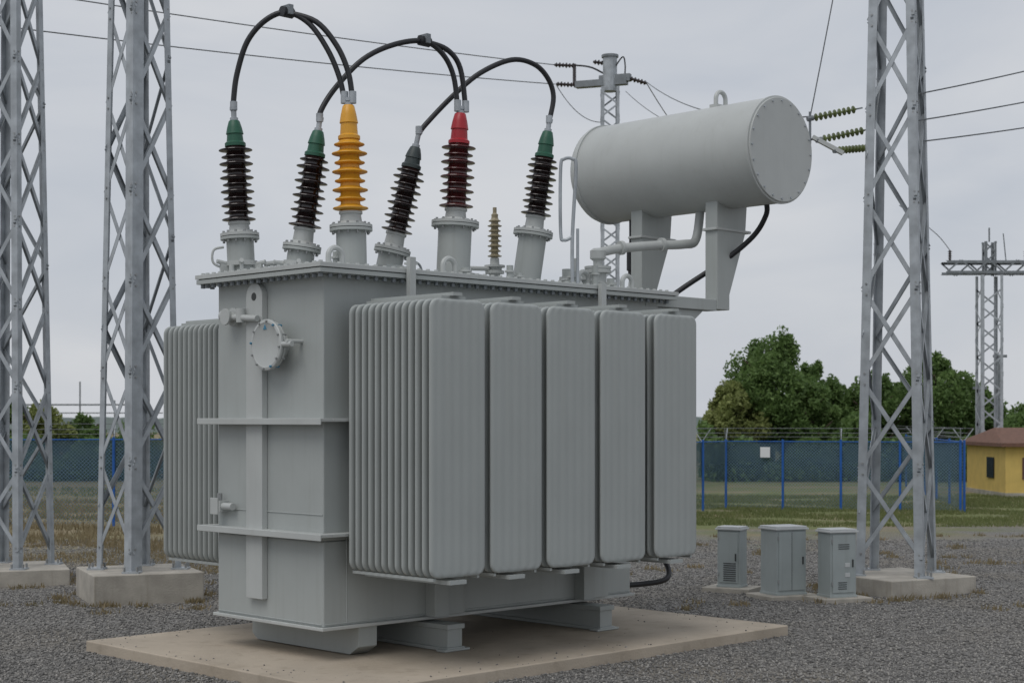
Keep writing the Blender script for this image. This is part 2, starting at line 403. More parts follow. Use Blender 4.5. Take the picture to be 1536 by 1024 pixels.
for s in (-.02,1.27):
    b.prism([(6.40,4.02),(6.40,5.62),(7.05,5.62),(7.0,5.05),(6.66,4.22),(6.66,4.02)],'y',s,s+.20,M_paint)
    b.box(6.36,7.10,s-.02,s+.22,5.05,5.085,M_paintL)
    b.box(5.0,6.405,s+.01,s+.19,4.0,4.15,M_paint)
    b.prism([(5.28,4.0),(5.28,3.4),(5.34,3.4),(6.2,4.0)],'y',s+.06,s+.14,M_paint)
b.box(6.45,6.6,.18,1.27,4.03,4.13,M_paint)
b.obj('conservator_brackets',TR,bevel=.01)
b=MB()
b.lathe((4.95,.75,ZC),(0,0,1),[(.20,0),(.20,.04),(.11,.045),(.11,.26),(.17,.265),(.17,.3),(.16,.31),(.17,.32),(.17,.35),(.06,.36),(.06,.42),(.1,.45),(.1,.55),(.06,.58)],M_paintL,24)
b.tube([(4.95,.75,ZC+.52),(5.3,.72,ZC+.60),(5.9,.6,ZC+.68),(6.35,.5,ZC+.72),(6.6,.5,ZC+.8),(6.7,.5,5.4)],.06,M_paintL,12)
for q in ((5.35,.71,ZC+.61),(6.0,.58,ZC+.69)):
    b.lathe(Vector(q)-Vector((.03,0,0)),(1,-.2,.12),[(.09,0),(.09,.05)],M_paintL,16)
b.cyl((4.72,.95,ZC),(4.72,.95,ZC+.45),.045,M_paintL,12)
b.lathe((6.7,1.72,4.55),(0,0,1),[(.05,0),(.05,.1),(.07,.11),(.07,.42),(.05,.43),(.035,.5),(.035,.85)],M_rub,14)
b.tube([(6.7,1.72,4.58),(6.6,1.65,4.35),(6.5,1.37,4.15)],.03,M_paintL,8)
b.obj('oil_pipe',TR)
b=MB()
b.tube([(CT+.05,-.55,CZ-.66),(CT+.10,-.5,CZ-.80),(CT+.10,-.3,CZ-1.05),(CT-.05,.05,CZ-1.35),(CT-.45,.5,CZ-1.75),(CT-.9,.75,CZ-2.15),(CT-1.08,.8,CZ-2.6),(CT-1.1,.8,3.0),(CT-1.15,.8,1.6),(5.35,.5,1.15),(5.45,.1,.85),(5.3,-.1,.62),(5.0,.1,.55),(4.6,.3,.55)],.035,M_rub,10)
b.obj('control_cable',TR)

# ------------------------------------------------------------------ concrete pad
b=MB()
b.box(-.9,5.82,-1.56,3.16,-.1,.12,M_conc)
b.obj('concrete_pad',None,bevel=.015,loc=(TC[0],TC[1],0),rotz=TA)

# ------------------------------------------------------------------ lattice towers
def tower(name,cx,cy,rot,h0,rate,z0,H,bs,bh,brot,legw=.11,near=.15,brw=.062,bay=1.3):
    E=empty(name,(cx,cy,0),0)
    b=MB()
    def C(k,z):
        a=R(-90+rot+90*k); h=h0-rate*(z-z0); return Vector((math.cos(a)*h,math.sin(a)*h,z))
    for k in range(4):
        p,q=C(k,z0),C(k,H)
        for j in (1,-1):
            w=C(k+j,z0)-C(k,z0); b.plate(p,q,w,near if k==0 else legw,.014,M_galv)
        b.box(p.x-.12,p.x+.12,p.y-.12,p.y+.12,z0-.003,z0+.025,M_galv)
        for dx in (-.09,.09):
            for dy in (-.09,.09): b.cyl((p.x+dx,p.y+dy,z0),(p.x+dx,p.y+dy,z0+.09),.018,M_bolt,6)
    n=int((H-z0-.3)/bay)
    for k in range(4):
        ctr=(C(k,z0)+C(k+1,z0))/2; nrm=Vector((ctr.x,ctr.y,0)).normalized()
        for i in range(n):
            za=z0+.25+i*bay+(bay*.5 if k in (1,2) else 0); zb=za+bay
            if zb>H: continue
            prs=((k,k+1),(k+1,k)) if (k in (0,3)) else (((k,k+1),) if i%2 else ((k+1,k),))
            for (k1,k2) in prs:
                p,q=C(k1,za),C(k2,zb); off=nrm*(-.004 if k1==k else -.018)
                d=(q-p).normalized(); w=d.cross(nrm)
                b.plate(p+off+w*(-brw/2),q+off+w*(-brw/2),w,brw,.008,M_galv)
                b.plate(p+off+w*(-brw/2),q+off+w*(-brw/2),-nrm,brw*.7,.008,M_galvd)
                # gusset bolts where the brace meets the leg
                for e_ in (.06,.94):
                    c=p.lerp(q,e_)
                    b.cyl(c-nrm*.01,c+nrm*.018,.016,M_bolt,6)
    b.obj('lattice_frame',E,smooth=False)
    b=MB(); M=Matrix.Rotation(R(brot),4,'Z')
    b.box(-bs/2,bs/2,-bs/2,bs/2,-.1,bh,M_conc2,M)
    b.obj('concrete_footing',E,bevel=.02)
    return E
tower('lattice_tower',-5.42,23.25,4,.60,.0205,.42,14,1.55,.42,24,legw=.10,near=.17)
tower('lattice_tower',-8.02,25.6,28,.68,.021,.25,15,1.7,.25,20,legw=.11,near=.11)
tower('lattice_tower',5.84,24.3,20,.70,.026,.25,14,1.65,.25,28,legw=.12,near=.13,bay=1.35)

E=empty('power_line_pole',(2.756,45,0))
b=MB()
def lat_col(b,x0,x1,y0,y1,z0,z1,bay,w,mat,br=.04,axis='z'):
    def P(i,a):
        u=[(x0,y0),(x1,y0),(x1,y1),(x0,y1)][i%4]
        return Vector((u[0],u[1],a)) if axis=='z' else Vector((a,u[0],u[1]))
    for i in range(4):
        d=(P(i+1,z0)-P(i,z0)); b.plate(P(i,z0),P(i,z1),d,w,.01,mat); b.plate(P(i,z0),P(i,z1),P(i+3,z0)-P(i,z0),w,.01,mat)
        a=z0;k=0
        while a+bay<=z1+.01:
            p,q=(P(i,a),P(i+1,a+bay)) if k%2 else (P(i+1,a),P(i,a+bay))
            w2=(q-p).cross(P(i+2,a)-P(i+1,a)); b.plate(p,q,w2,br,.008,mat)
            a+=bay;k+=1
lat_col(b,-.25,.25,-.25,.25,0,11.9,.38,.08,M_galv,.05)
b.cyl((0,0,11.8),(0,0,12.75),.2,M_galv,16); b.cyl((0,0,12.75),(0,0,12.82),.24,M_galvd,16)
M=Matrix.Translation((0,0,12.05))@Matrix.Rotation(R(-20),4,'Z')
b.box(-1.0,.5,-.12,.12,-.09,.09,M_galvd,M); b.box(-.3,.6,-.1,.1,.0,.2,M_galvd,M)
b.cyl(M@Vector((-1.05,0,0)),M@Vector((-1.05,0,.6)),.05,M_porc,8)
for (q,dd) in (((-1.05,0,.55),(-1,0,.12)),((-1.0,0,0),(-1,0,.12)),((.5,0,.1),(1,0,-.35)),((.1,0,.5),(-1,0,.2))):
    b.lathe(M@Vector(q),M.to_3x3()@Vector(dd),sheds(.08,.035,0,.6,6),M_porc,10)
b.tube([(.1,-.1,12.4),(.35,-.1,12.75),(.42,-.1,12.5),(.4,-.1,12.1)],.02,M_rub,6)
b.tube([(-.95,.3,12.6),(-.5,.15,12.5),(0,0,12.2)],.025,M_rub,6)
b.obj('pole_structure',E,smooth=False)

E=empty('overhead_power_lines',(0,0,0))
b=MB()
def wire(p,q,sag=.0,r=.014,n=16):
    p=Vector(p);q=Vector(q)
    pts=[p.lerp(q,i/n)-Vector((0,0,4*sag*(i/n)*(1-i/n))) for i in range(n+1)]
    b.tube(pts,r,M_wire,5,1)
wire((1.22,45.56,12.12),(-14.5,27,10.0),.15,.014); wire((1.20,45.56,12.67),(-15.5,27,11.0),.15,.014)
wire((3.75,44.6,11.95),(7.5,58,11.5),.3,.014); wire((3.75,44.6,11.98),(4.47,24,7.13),.35,.012)
wire((3.2,45,11.8),(4.5,24,6.78),.5,.010)
wire((1.25,45.5,12.1),(2.55,44.8,10.9),.3,.012)
wire((4.47,24,7.12),(5.1,24.3,10.2),.04,.010)
for z,zz in ((7.5,9.9),(7.1,9.2),(6.78,8.6)): wire((6.1,24.2,z),(12.6,30,zz),.06,.012)
b.obj('wires',E)
b=MB()
for (p,q) in (((4.47,24,7.10),(5.30,24.2,7.30)),((4.6,24,6.78),(5.42,24.2,6.98)),((4.85,24,6.62),(5.45,24.2,6.70))):
    p=Vector(p);q=Vector(q); L=(q-p).length
    b.cyl(p,q,.012,M_galvd,6)
    b.lathe(p+(q-p)*.08,(q-p),sheds(.06,.015,0,L*.8,9,1.0),M_glassins,14)
    b.cyl(p-(q-p)*.05,p+(q-p)*.06,.04,M_galvd,8)
M=Matrix.Translation((4.7,24,6.72))@Matrix.Rotation(R(28),4,'Y')
b.box(-.22,.3,-.04,.04,-.03,.03,M_paintL,M); b.cyl((4.47,24,6.72),(4.47,24,7.2),.02,M_galvd,8)
b.obj('insulator_strings',E)

E=empty('substation_gantry',(17.0,57,0))
b=MB()
lat_col(b,-.38,.38,-.38,.38,0,7.7,.6,.1,M_galv,.06)
lat_col(b,-.2,.2,-.2,.2,7.7,8.9,.4,.08,M_galvd,.05)
lat_col(b,-.35,.35,7.75,8.2,-1.6,14,.5,.09,M_galvd,.06,axis='x')
b.cyl((0,0,8.9),(0,0,9.4),.03,M_galvd,6); b.cyl((.6,0,8.2),(.5,0,9.2),.02,M_galvd,6)
for x in (-1.4,1.3,2.2): b.lathe((x,0,8.2),(0,0,1),sheds(.08,.04,0,.4,5),M_porc,8)
b.tube([(-1.4,0,8.6),(-1.8,0,9.1),(-2.4,0,9.6),(-3.2,0,10.2)],.015,M_wire,5)
b.tube([(2.2,0,7.7),(2.4,0,5.5),(2.3,0,2.0),(2.5,0,0)],.03,M_wire,5)
lat_col(b,11.6,12.4,-.38,.38,0,7.7,.6,.1,M_galvd,.06)
b.obj('gantry_structure',E,smooth=False)
for i,(x,y,h) in enumerate(((17.4,59.5,3.7),(18.3,60,4.9))):
    b=MB(); b.cyl((0,0,0),(0,0,h),.12,M_galvd,10,.09); b.box(-.25,.25,-.06,.06,h,h+.1,M_galvd)
    b.obj('steel_post',None,loc=(x,y,0))

# ------------------------------------------------------------------ cabinets
def cabinet(x,y,rz,w,d,h,ph,pw,kind):
    E=empty('electrical_cabinet',(x,y,0),R(rz))
    b=MB(); b.box(-pw/2,pw/2,-pw/2*.8,pw/2*.8,-.05,ph,M_conc2); b.obj('plinth',E,bevel=.012)
    b=MB()
    b.box(-w/2,w/2,-d/2,d/2,ph+.03,ph+h-.04,M_cab); b.box(-w/2-.012,w/2+.012,-d/2-.012,d/2+.012,ph,ph+.035,M_cab)
    z0,z1=ph+.07,ph+h-.07
    b.box(-w/2+.03,w/2-.03,-d/2-.014,-d/2+.002,z0,z1,M_cab)
    b.box(w/2-.075,w/2-.055,-d/2-.03,-d/2-.012,(z0+z1)/2-.05,(z0+z1)/2+.06,M_dark)
    for z in (z0+.1,z1-.12): b.cyl((-w/2+.025,-d/2-.012,z),(-w/2+.025,-d/2-.012,z+.06),.012,M_bolt,8)
    if kind==1:
        for i in range(9): b.box(-w/2+.1,w/2-.06,-d/2-.024,-d/2-.013,z0+.03+i*.032,z0+.042+i*.032,M_dark)
    if kind==3:
        for i in range(3): b.box(-w/2+.12,w/2-.12,-d/2-.022,-d/2-.013,z1-.20+i*.03,z1-.190+i*.03,M_dark)
        for i in range(4): b.box(-w/2+.12,w/2-.16,-d/2-.022,-d/2-.013,z0+.05+i*.03,z0+.060+i*.03,M_dark)
        b.box(.02,.10,-d/2-.02,-d/2-.013,z0+.36,z0+.42,M_cabtop); b.box(.02,.10,-d/2-.02,-d/2-.013,z0+.22,z0+.28,M_cabtop)
    if kind==2: b.box(-.003,.003,-d/2-.018,-d/2-.01,z0,z1,M_dark)
    b.obj('housing',E,bevel=.006)
    b=MB(); b.box(-w/2-.03,w/2+.03,-d/2-.03,d/2+.03,ph+h-.04,ph+h-.012,M_cabtop); b.box(-w/2-.01,w/2+.01,-d/2-.01,d/2+.01,ph+h-.012,ph+h+.012,M_cabtop)
    b.obj('lid',E,bevel=.006)
cabinet(3.33,24.2,-28,.36,.30,.90,.07,.75,1)
cabinet(3.95,23.3,24,.50,.42,.98,.06,.85,2)
cabinet(4.66,22.95,20,.42,.34,.96,.06,.80,3)

# ------------------------------------------------------------------ fences
def mesh_mat():
    m,nt,bs=new_mat('chain_link')
    tc=N(nt,'ShaderNodeTexCoord'); sp=N(nt,'ShaderNodeSeparateXYZ'); nt.links.new(tc.outputs['Object'],sp.inputs[0])
    outs=[]
    for sg in (1,-1):
        a=N(nt,'ShaderNodeMath',operation='MULTIPLY'); a.inputs[1].default_value=sg; nt.links.new(sp.outputs['Z'],a.inputs[0])
        c=N(nt,'ShaderNodeMath',operation='ADD'); nt.links.new(sp.outputs['X'],c.inputs[0]); nt.links.new(a.outputs[0],c.inputs[1])
        e=N(nt,'ShaderNodeMath',operation='MULTIPLY'); e.inputs[1].default_value=1/.09; nt.links.new(c.outputs[0],e.inputs[0])
        f=N(nt,'ShaderNodeMath',operation='FRACT'); nt.links.new(e.outputs[0],f.inputs[0])
        g=N(nt,'ShaderNodeMath',operation='LESS_THAN'); g.inputs[1].default_value=.12; nt.links.new(f.outputs[0],g.inputs[0])
        outs.append(g)
    h=N(nt,'ShaderNodeMath',operation='MAXIMUM'); nt.links.new(outs[0].outputs[0],h.inputs[0]); nt.links.new(outs[1].outputs[0],h.inputs[1])
    nt.links.new(h.outputs[0],bs.inputs['Alpha'])
    bs.inputs['Base Color'].default_value=(.13,.20,.28,1); bs.inputs['Roughness'].default_value=.6
    return m
M_mesh=mesh_mat()
# added sheet painting the blue haze behind the fence: dense at top, thinning downwards
m,nt,bs=new_mat('fence_haze'); M_fhaze=m
tc=N(nt,'ShaderNodeTexCoord'); no=N(nt,'ShaderNodeTexNoise'); no.inputs['Scale'].default_value=.6; nt.links.new(tc.outputs['Object'],no.inputs['Vector'])
cr=N(nt,'ShaderNodeValToRGB'); cr.color_ramp.elements[0].color=(.035,.08,.11,1); cr.color_ramp.elements[1].color=(.07,.135,.175,1)
nt.links.new(no.outputs['Fac'],cr.inputs['Fac']); nt.links.new(cr.outputs['Color'],bs.inputs['Base Color'])
sp=N(nt,'ShaderNodeSeparateXYZ'); nt.links.new(tc.outputs['Object'],sp.inputs[0])
mr=N(nt,'ShaderNodeMapRange'); mr.inputs['From Min'].default_value=.55; mr.inputs['From Max'].default_value=1.35; mr.inputs['To Min'].default_value=.12; mr.inputs['To Max'].default_value=.74
nt.links.new(sp.outputs['Z'],mr.inputs['Value']); nt.links.new(mr.outputs['Result'],bs.inputs['Alpha']); bs.inputs['Roughness'].default_value=.9
def fence(x0,y0,x1,y1,h,step,sign=None):
    L=math.hypot(x1-x0,y1-y0); a=math.atan2(y1-y0,x1-x0)
    E=empty('chain_link_fence',(x0,y0,0),a)
    b=MB(); b.add([(0,0,.05),(L,0,.05),(L,0,h),(0,0,h)],[(0,1,2,3)],M_mesh); b.obj('chain_link_mesh',E,smooth=False)
    b=MB(); b.add([(0,.02,.5),(L,.02,.5),(L,.02,h-.03),(0,.02,h-.03)],[(0,1,2,3)],M_fhaze); b.obj('fence_haze_sheet',E,smooth=False)  # added sheet, stands in for blue haze seen through the mesh
    b=MB(); n=int(L/step)
    for i in range(n+1):
        x=i*step; b.cyl((x,-.03,0),(x,-.03,h+.06),.035,M_blue,8)
        if i%2==0:
            b.cyl((x,0,h),(x,-.28,h+.38),.014,M_galv,6)
            b.cyl((x,0,h),(x,.28,h+.38),.014,M_galv,6)
    b.cyl((0,-.03,h),(L,-.03,h),.016,M_blue,6)
    b.obj('posts_and_rail',E)
    b=MB()
    for k in (.35,.65,1):
        for sg in (-1,1): b.tube([(0,sg*.28*k,h+.38*k),(L,sg*.28*k,h+.38*k)],.006,M_wire,4,1)
    b.obj('barbed_wire',E)
    if sign is not None:
        b=MB(); b.box(sign,sign+.28,-.09,-.08,h-.46,h-.16,M_white); b.obj('sign_plate',E)
fence(-22,37.5,2.0,40.2,2.1,1.55)
fence(2.0,40.2,6.2,46.4,1.95,1.5)
fence(6.22,46.5,12.6,44.7,1.95,1.64,1.0)
fence(12.62,44.75,15.2,62,1.95,3.4)

# ------------------------------------------------------------------ yellow building
E=empty('yellow_building',(16.35,53,0))
b=MB(); b.box(0,6,0,4.5,0,1.72,M_wallY); b.box(-.03,6.03,-.03,4.53,0,.15,M_conc2); b.obj('walls',E)
b=MB(); v=[(-.2,-.25,1.68),(6.25,-.25,1.68),(6.25,4.75,1.68),(-.2,4.75,1.68),(.3,2.2,2.3),(5.7,2.2,2.3),
   (-.2,-.25,1.80),(6.25,-.25,1.80),(6.25,4.75,1.80),(-.2,4.75,1.80)]
b.add(v,[(0,3,2,1),(0,1,7,6),(1,2,8,7),(2,3,9,8),(3,0,6,9),(6,7,5,4),(7,8,5),(8,9,4,5),(9,6,4)],M_roof); b.obj('roof',E,smooth=False)
b=MB()
for x in (.55,2.4,4.2):
    b.box(x,x+.9,-.03,.02,.60,1.32,M_roof)
    for k in (0,1): b.box(x+.05+k*.42,x+.43+k*.42,-.04,-.028,.65,1.27,M_glass)
b.box(-.04,-.028,1.2,2.0,.6,1.3,M_glass)
b.obj('windows',E)

# ------------------------------------------------------------------ vegetation
def leaf_mat(name,c0,c1,c2):
    m,nt,bs=new_mat(name)
    g=N(nt,'ShaderNodeNewGeometry'); cr=N(nt,'ShaderNodeValToRGB')
    cr.color_ramp.elements[0].color=(*c0,1); cr.color_ramp.elements[1].color=(*c2,1)
    e=cr.color_ramp.elements.new(.5); e.color=(*c1,1)
    tc=N(nt,'ShaderNodeTexCoord'); no=N(nt,'ShaderNodeTexNoise'); no.inputs['Scale'].default_value=1.1; no.inputs['Detail'].default_value=3
    nt.links.new(tc.outputs['Object'],no.inputs['Vector'])
    ad=N(nt,'ShaderNodeMath',operation='MULTIPLY_ADD'); nt.links.new(g.outputs['Random Per Island'],ad.inputs[0]); ad.inputs[1].default_value=.45
    s2=N(nt,'ShaderNodeMath',operation='MULTIPLY_ADD'); nt.links.new(no.outputs['Fac'],s2.inputs[0]); s2.inputs[1].default_value=1.3; s2.inputs[2].default_value=-.38
    nt.links.new(s2.outputs[0],ad.inputs[2]); nt.links.new(ad.outputs[0],cr.inputs['Fac'])
    nt.links.new(cr.outputs['Color'],bs.inputs['Base Color']); bs.inputs['Roughness'].default_value=.6
    bs.inputs['Specular IOR Level'].default_value=.3
    tr=N(nt,'ShaderNodeBsdfTranslucent'); nt.links.new(cr.outputs['Color'],tr.inputs['Color'])
    mx=N(nt,'ShaderNodeMixShader'); mx.inputs[0].default_value=.45
    out=[n for n in nt.nodes if n.type=='OUTPUT_MATERIAL'][0]
    nt.links.new(bs.outputs[0],mx.inputs[1]); nt.links.new(tr.outputs[0],mx.inputs[2]); nt.links.new(mx.outputs[0],out.inputs[0])
    return m
M_leaf=leaf_mat('leaves_green',(.08,.135,.045),(.14,.225,.07),(.22,.32,.11))
M_leafo=leaf_mat('leaves_olive',(.15,.18,.06),(.25,.29,.10),(.34,.37,.14))
M_grass=leaf_mat('grass_green',(.12,.15,.055),(.18,.21,.08),(.24,.25,.11))
M_dry=leaf_mat('grass_dry',(.17,.15,.08),(.27,.22,.13),(.35,.28,.17))
def leaves_mesh(centers,size,mat,name,parent=None,loc=None):
    n=len(centers); c=np.asarray(centers)
    a=np.random.normal(size=(n,3)); a/=np.linalg.norm(a,axis=1)[:,None]
    t=np.random.normal(size=(n,3)); bb=np.cross(a,t); bb/=np.linalg.norm(bb,axis=1)[:,None]
    s=size*(.6+.8*np.random.rand(n,1))
    v=np.stack([c-a*s,c+bb*s*.5,c+a*s,c-bb*s*.5],1).reshape(-1,3)
    me=D.meshes.new(name); me.vertices.add(4*n); me.vertices.foreach_set('co',v.ravel())
    me.loops.add(4*n); me.loops.foreach_set('vertex_index',np.arange(4*n)); me.polygons.add(n)
    me.polygons.foreach_set('loop_start',np.arange(n)*4); me.polygons.foreach_set('loop_total',np.full(n,4))
    me.materials.append(mat); me.update(calc_edges=True); me.validate()
    o=D.objects.new(name,me); SC.collection.objects.link(o)
    if parent: o.parent=parent
    if loc: o.location=loc
    return o
def crown_points(r,z0,z1,nl,ncl):
    pts=[]; zc=(z0+z1)/2; hz=(z1-z0)/2
    cl=[]
    while len(cl)<ncl:
        p=np.random.uniform(-1,1,3); q=np.linalg.norm(p)
        if q<1 and q>.3: cl.append(p)
    for p in cl:
        rr=np.random.uniform(.12,.30)
        m=int(nl/ncl)
        q=np.random.normal(size=(m,3)); q/=np.linalg.norm(q,axis=1)[:,None]; q*=(np.random.rand(m,1)**.45)*rr
        w=(p*.86+q)*np.array([r,r,hz])
        f=1-.35*np.clip(w[:,2]/hz,0,1); w[:,0]*=f; w[:,1]*=f
        w[:,2]+=zc; pts.append(w)
    return np.concatenate(pts)
def tree(x,y,h,r,mat,zb=.8,nl=9000,ls=.10,ncl=60):
    E=empty('deciduous_tree',(x,y,0),random.random()*6)
    b=MB(); th=h*.75
    b.lathe((0,0,0),(0,0,1),[(.18,0),(.13,.4),(.10,th*.5),(.04,th)],M_bark,10)
    for i in range(12):
        a=i*2.4; z=zb*.9+(th-zb)*(i/13); l=r*(.75-.3*i/12)
        b.tube([(0,0,z),(math.cos(a)*l*.5,math.sin(a)*l*.5,z+l*.35),(math.cos(a)*l,math.sin(a)*l,z+l*.8)],.035,M_bark,5,3)
    b.obj('trunk_and_limbs',E)
    leaves_mesh(crown_points(r,zb,h,nl,ncl),ls,mat,'crown',E)
tree(11.4,70,6.5,2.7,M_leaf,.8,24000,.10,95)
tree(13.6,72,5.3,1.8,M_leaf,.6,13000)
tree(12.9,69,4.4,1.6,M_leaf,.5,10000)
tree(9.3,68,4.4,1.6,M_leafo,.3,11000)
tree(10.2,69.5,3.8,1.4,M_leafo,.3,9000)
tree(14.9,73,4.2,1.7,M_leaf,.3,10000)
tree(16.1,71,4.9,1.8,M_leaf,.5,12000)
tree(18.9,71,5.6,2.4,M_leaf,.6,18000,.10,85)
tree(20.8,72,4.9,1.8,M_leaf,.4,10000)
tree(17.4,73,4.8,1.8,M_leaf,.4,10000)
tree(24.5,76,3.6,2.0,M_leaf,.4,7000)
tree(-22.6,70,3.9,1.9,M_leaf,.2,10000)
tree(-20.6,70,3.3,1.7,M_leafo,.1,9000)
tree(-19.0,71,2.9,1.4,M_leaf,.1,8000)
tree(-26,72,4.5,2.2,M_leaf,.2,9000)
def hedge(name,x0,x1,y,h,mat,n,seed):
    rs=np.random.RandomState(seed)
    x=rs.uniform(x0,x1,n); ht=h*(.62+.25*np.sin(x*.9+seed)+.14*np.sin(x*2.7))*1.05
    z=ht*rs.rand(n)**.7; yy=y+rs.normal(size=n)*.7
    return leaves_mesh(np.stack([x,yy,z],1),.13,mat,name)
hedge('hedge',8.0,24,67.5,2.7,M_leaf,38000,1)
hedge('hedge',-27,-15.5,68,2.7,M_leaf,24000,3)
hedge('hedge',-17.5,-12,72,1.7,M_leafo,9000,4)
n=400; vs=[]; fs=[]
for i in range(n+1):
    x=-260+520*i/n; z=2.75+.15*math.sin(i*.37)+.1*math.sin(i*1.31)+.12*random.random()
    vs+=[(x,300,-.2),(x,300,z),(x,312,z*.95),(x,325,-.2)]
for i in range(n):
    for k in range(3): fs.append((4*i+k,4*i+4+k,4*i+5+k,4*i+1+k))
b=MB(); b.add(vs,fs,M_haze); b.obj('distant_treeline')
E=empty('distant_substation_frame',(-33,120,0))
b=MB()
b.box(-5,5,-.1,.1,3.6,3.72,M_galvd)
for x in (-5,-2.2,.6,3.2,5): b.cyl((x,0,0),(x,0,4.0 if x!=.6 else 5.4),.06,M_galvd,6)
b.box(-2,7,-1,-.8,3.0,3.08,M_galvd)
b.obj('frame',E)

# ------------------------------------------------------------------ ground
m,nt,bs=new_mat('ground_gravel_grass'); M_gr=m
geo=N(nt,'ShaderNodeNewGeometry')
def noise(sc,det=5):
    n=N(nt,'ShaderNodeTexNoise'); n.inputs['Scale'].default_value=sc; n.inputs['Detail'].default_value=det
    nt.links.new(geo.outputs['Position'],n.inputs['Vector']); return n
vo=N(nt,'ShaderNodeTexVoronoi'); vo.inputs['Scale'].default_value=36; nt.links.new(geo.outputs['Position'],vo.inputs['Vector'])
sepc=N(nt,'ShaderNodeSeparateColor'); nt.links.new(vo.outputs['Color'],sepc.inputs[0])
cr=N(nt,'ShaderNodeValToRGB'); E_=cr.color_ramp.elements
E_[0].color=(.14,.137,.132,1); E_[1].color=(.36,.348,.328,1); e=E_.new(.55); e.color=(.235,.228,.217,1)
nt.links.new(sepc.outputs[0],cr.inputs['Fac'])
mr=N(nt,'ShaderNodeMapRange'); mr.inputs['From Min'].default_value=.3; mr.inputs['From Max'].default_value=.8; mr.inputs['To Min'].default_value=1; mr.inputs['To Max'].default_value=.55
nt.links.new(vo.outputs['Distance'],mr.inputs['Value'])
mul=N(nt,'ShaderNodeMix',data_type='RGBA',blend_type='MULTIPLY'); mul.inputs['Factor'].default_value=1
nt.links.new(cr.outputs['Color'],mul.inputs[6]); nt.links.new(mr.outputs['Result'],mul.inputs[7])
n1=noise(.35); mt=N(nt,'ShaderNodeMix',data_type='RGBA'); mt.inputs[7].default_value=(.23,.195,.14,1)
r1=N(nt,'ShaderNodeMapRange'); r1.inputs['From Min'].default_value=.48; r1.inputs['From Max'].default_value=.72; r1.inputs['To Max'].default_value=.5
nt.links.new(n1.outputs['Fac'],r1.inputs['Value']); nt.links.new(r1.outputs['Result'],mt.inputs['Factor']); nt.links.new(mul.outputs[2],mt.inputs[6])
sp=N(nt,'ShaderNodeSeparateXYZ'); nt.links.new(geo.outputs['Position'],sp.inputs[0])
n2=noise(.5,8); n3=noise(14,6)
gx=N(nt,'ShaderNodeMapRange'); gx.inputs['From Min'].default_value=-4; gx.inputs['From Max'].default_value=5; gx.inputs['To Min'].default_value=.35; nt.links.new(sp.outputs['X'],gx.inputs['Value'])
gg=N(nt,'ShaderNodeMath',operation='MULTIPLY'); nt.links.new(gx.outputs['Result'],gg.inputs[0])
g2=N(nt,'ShaderNodeMapRange'); g2.inputs['From Min'].default_value=.32; g2.inputs['From Max'].default_value=.56; nt.links.new(n2.outputs['Fac'],g2.inputs['Value']); nt.links.new(g2.outputs['Result'],gg.inputs[1])
cd=N(nt,'ShaderNodeValToRGB'); cd.color_ramp.elements[0].color=(.19,.155,.10,1); cd.color_ramp.elements[1].color=(.34,.275,.185,1); nt.links.new(n3.outputs['Fac'],cd.inputs['Fac'])
cg=N(nt,'ShaderNodeValToRGB'); cg.color_ramp.elements[0].color=(.11,.14,.05,1); cg.color_ramp.elements[1].color=(.21,.22,.10,1); nt.links.new(n3.outputs['Fac'],cg.inputs['Fac'])
mg=N(nt,'ShaderNodeMix',data_type='RGBA'); nt.links.new(gg.outputs[0],mg.inputs['Factor']); nt.links.new(cd.outputs['Color'],mg.inputs[6]); nt.links.new(cg.outputs['Color'],mg.inputs[7])
n4=noise(.45,7)
ms=N(nt,'ShaderNodeMath',operation='MULTIPLY_ADD'); nt.links.new(n4.outputs['Fac'],ms.inputs[0]); ms.inputs[1].default_value=18; nt.links.new(sp.outputs['Y'],ms.inputs[2])
mxx=N(nt,'ShaderNodeMath',operation='MULTIPLY_ADD'); nt.links.new(sp.outputs['X'],mxx.inputs[0]); mxx.inputs[1].default_value=-.35; nt.links.new(ms.outputs[0],mxx.inputs[2])
mk=N(nt,'ShaderNodeMapRange'); mk.inputs['From Min'].default_value=40; mk.inputs['From Max'].default_value=46; nt.links.new(mxx.outputs[0],mk.inputs['Value'])
fin=N(nt,'ShaderNodeMix',data_type='RGBA'); nt.links.new(mk.outputs['Result'],fin.inputs['Factor']); nt.links.new(mt.outputs[2],fin.inputs[6]); nt.links.new(mg.outputs[2],fin.inputs[7])
nt.links.new(fin.outputs[2],bs.inputs['Base Color']); bs.inputs['Roughness'].default_value=.92; bs.inputs['Specular IOR Level'].default_value=.2
bp=N(nt,'ShaderNodeBump'); bp.inputs['Strength'].default_value=.8; bp.inputs['Distance'].default_value=.016; bp.invert=True
nt.links.new(vo.outputs['Distance'],bp.inputs['Height']); nt.links.new(bp.outputs['Normal'],bs.inputs['Normal'])
b=MB(); b.add([(-1500,-60,0),(1500,-60,0),(1500,3000,0),(-1500,3000,0)],[(0,1,2,3)],M_gr); b.obj('ground',smooth=False)

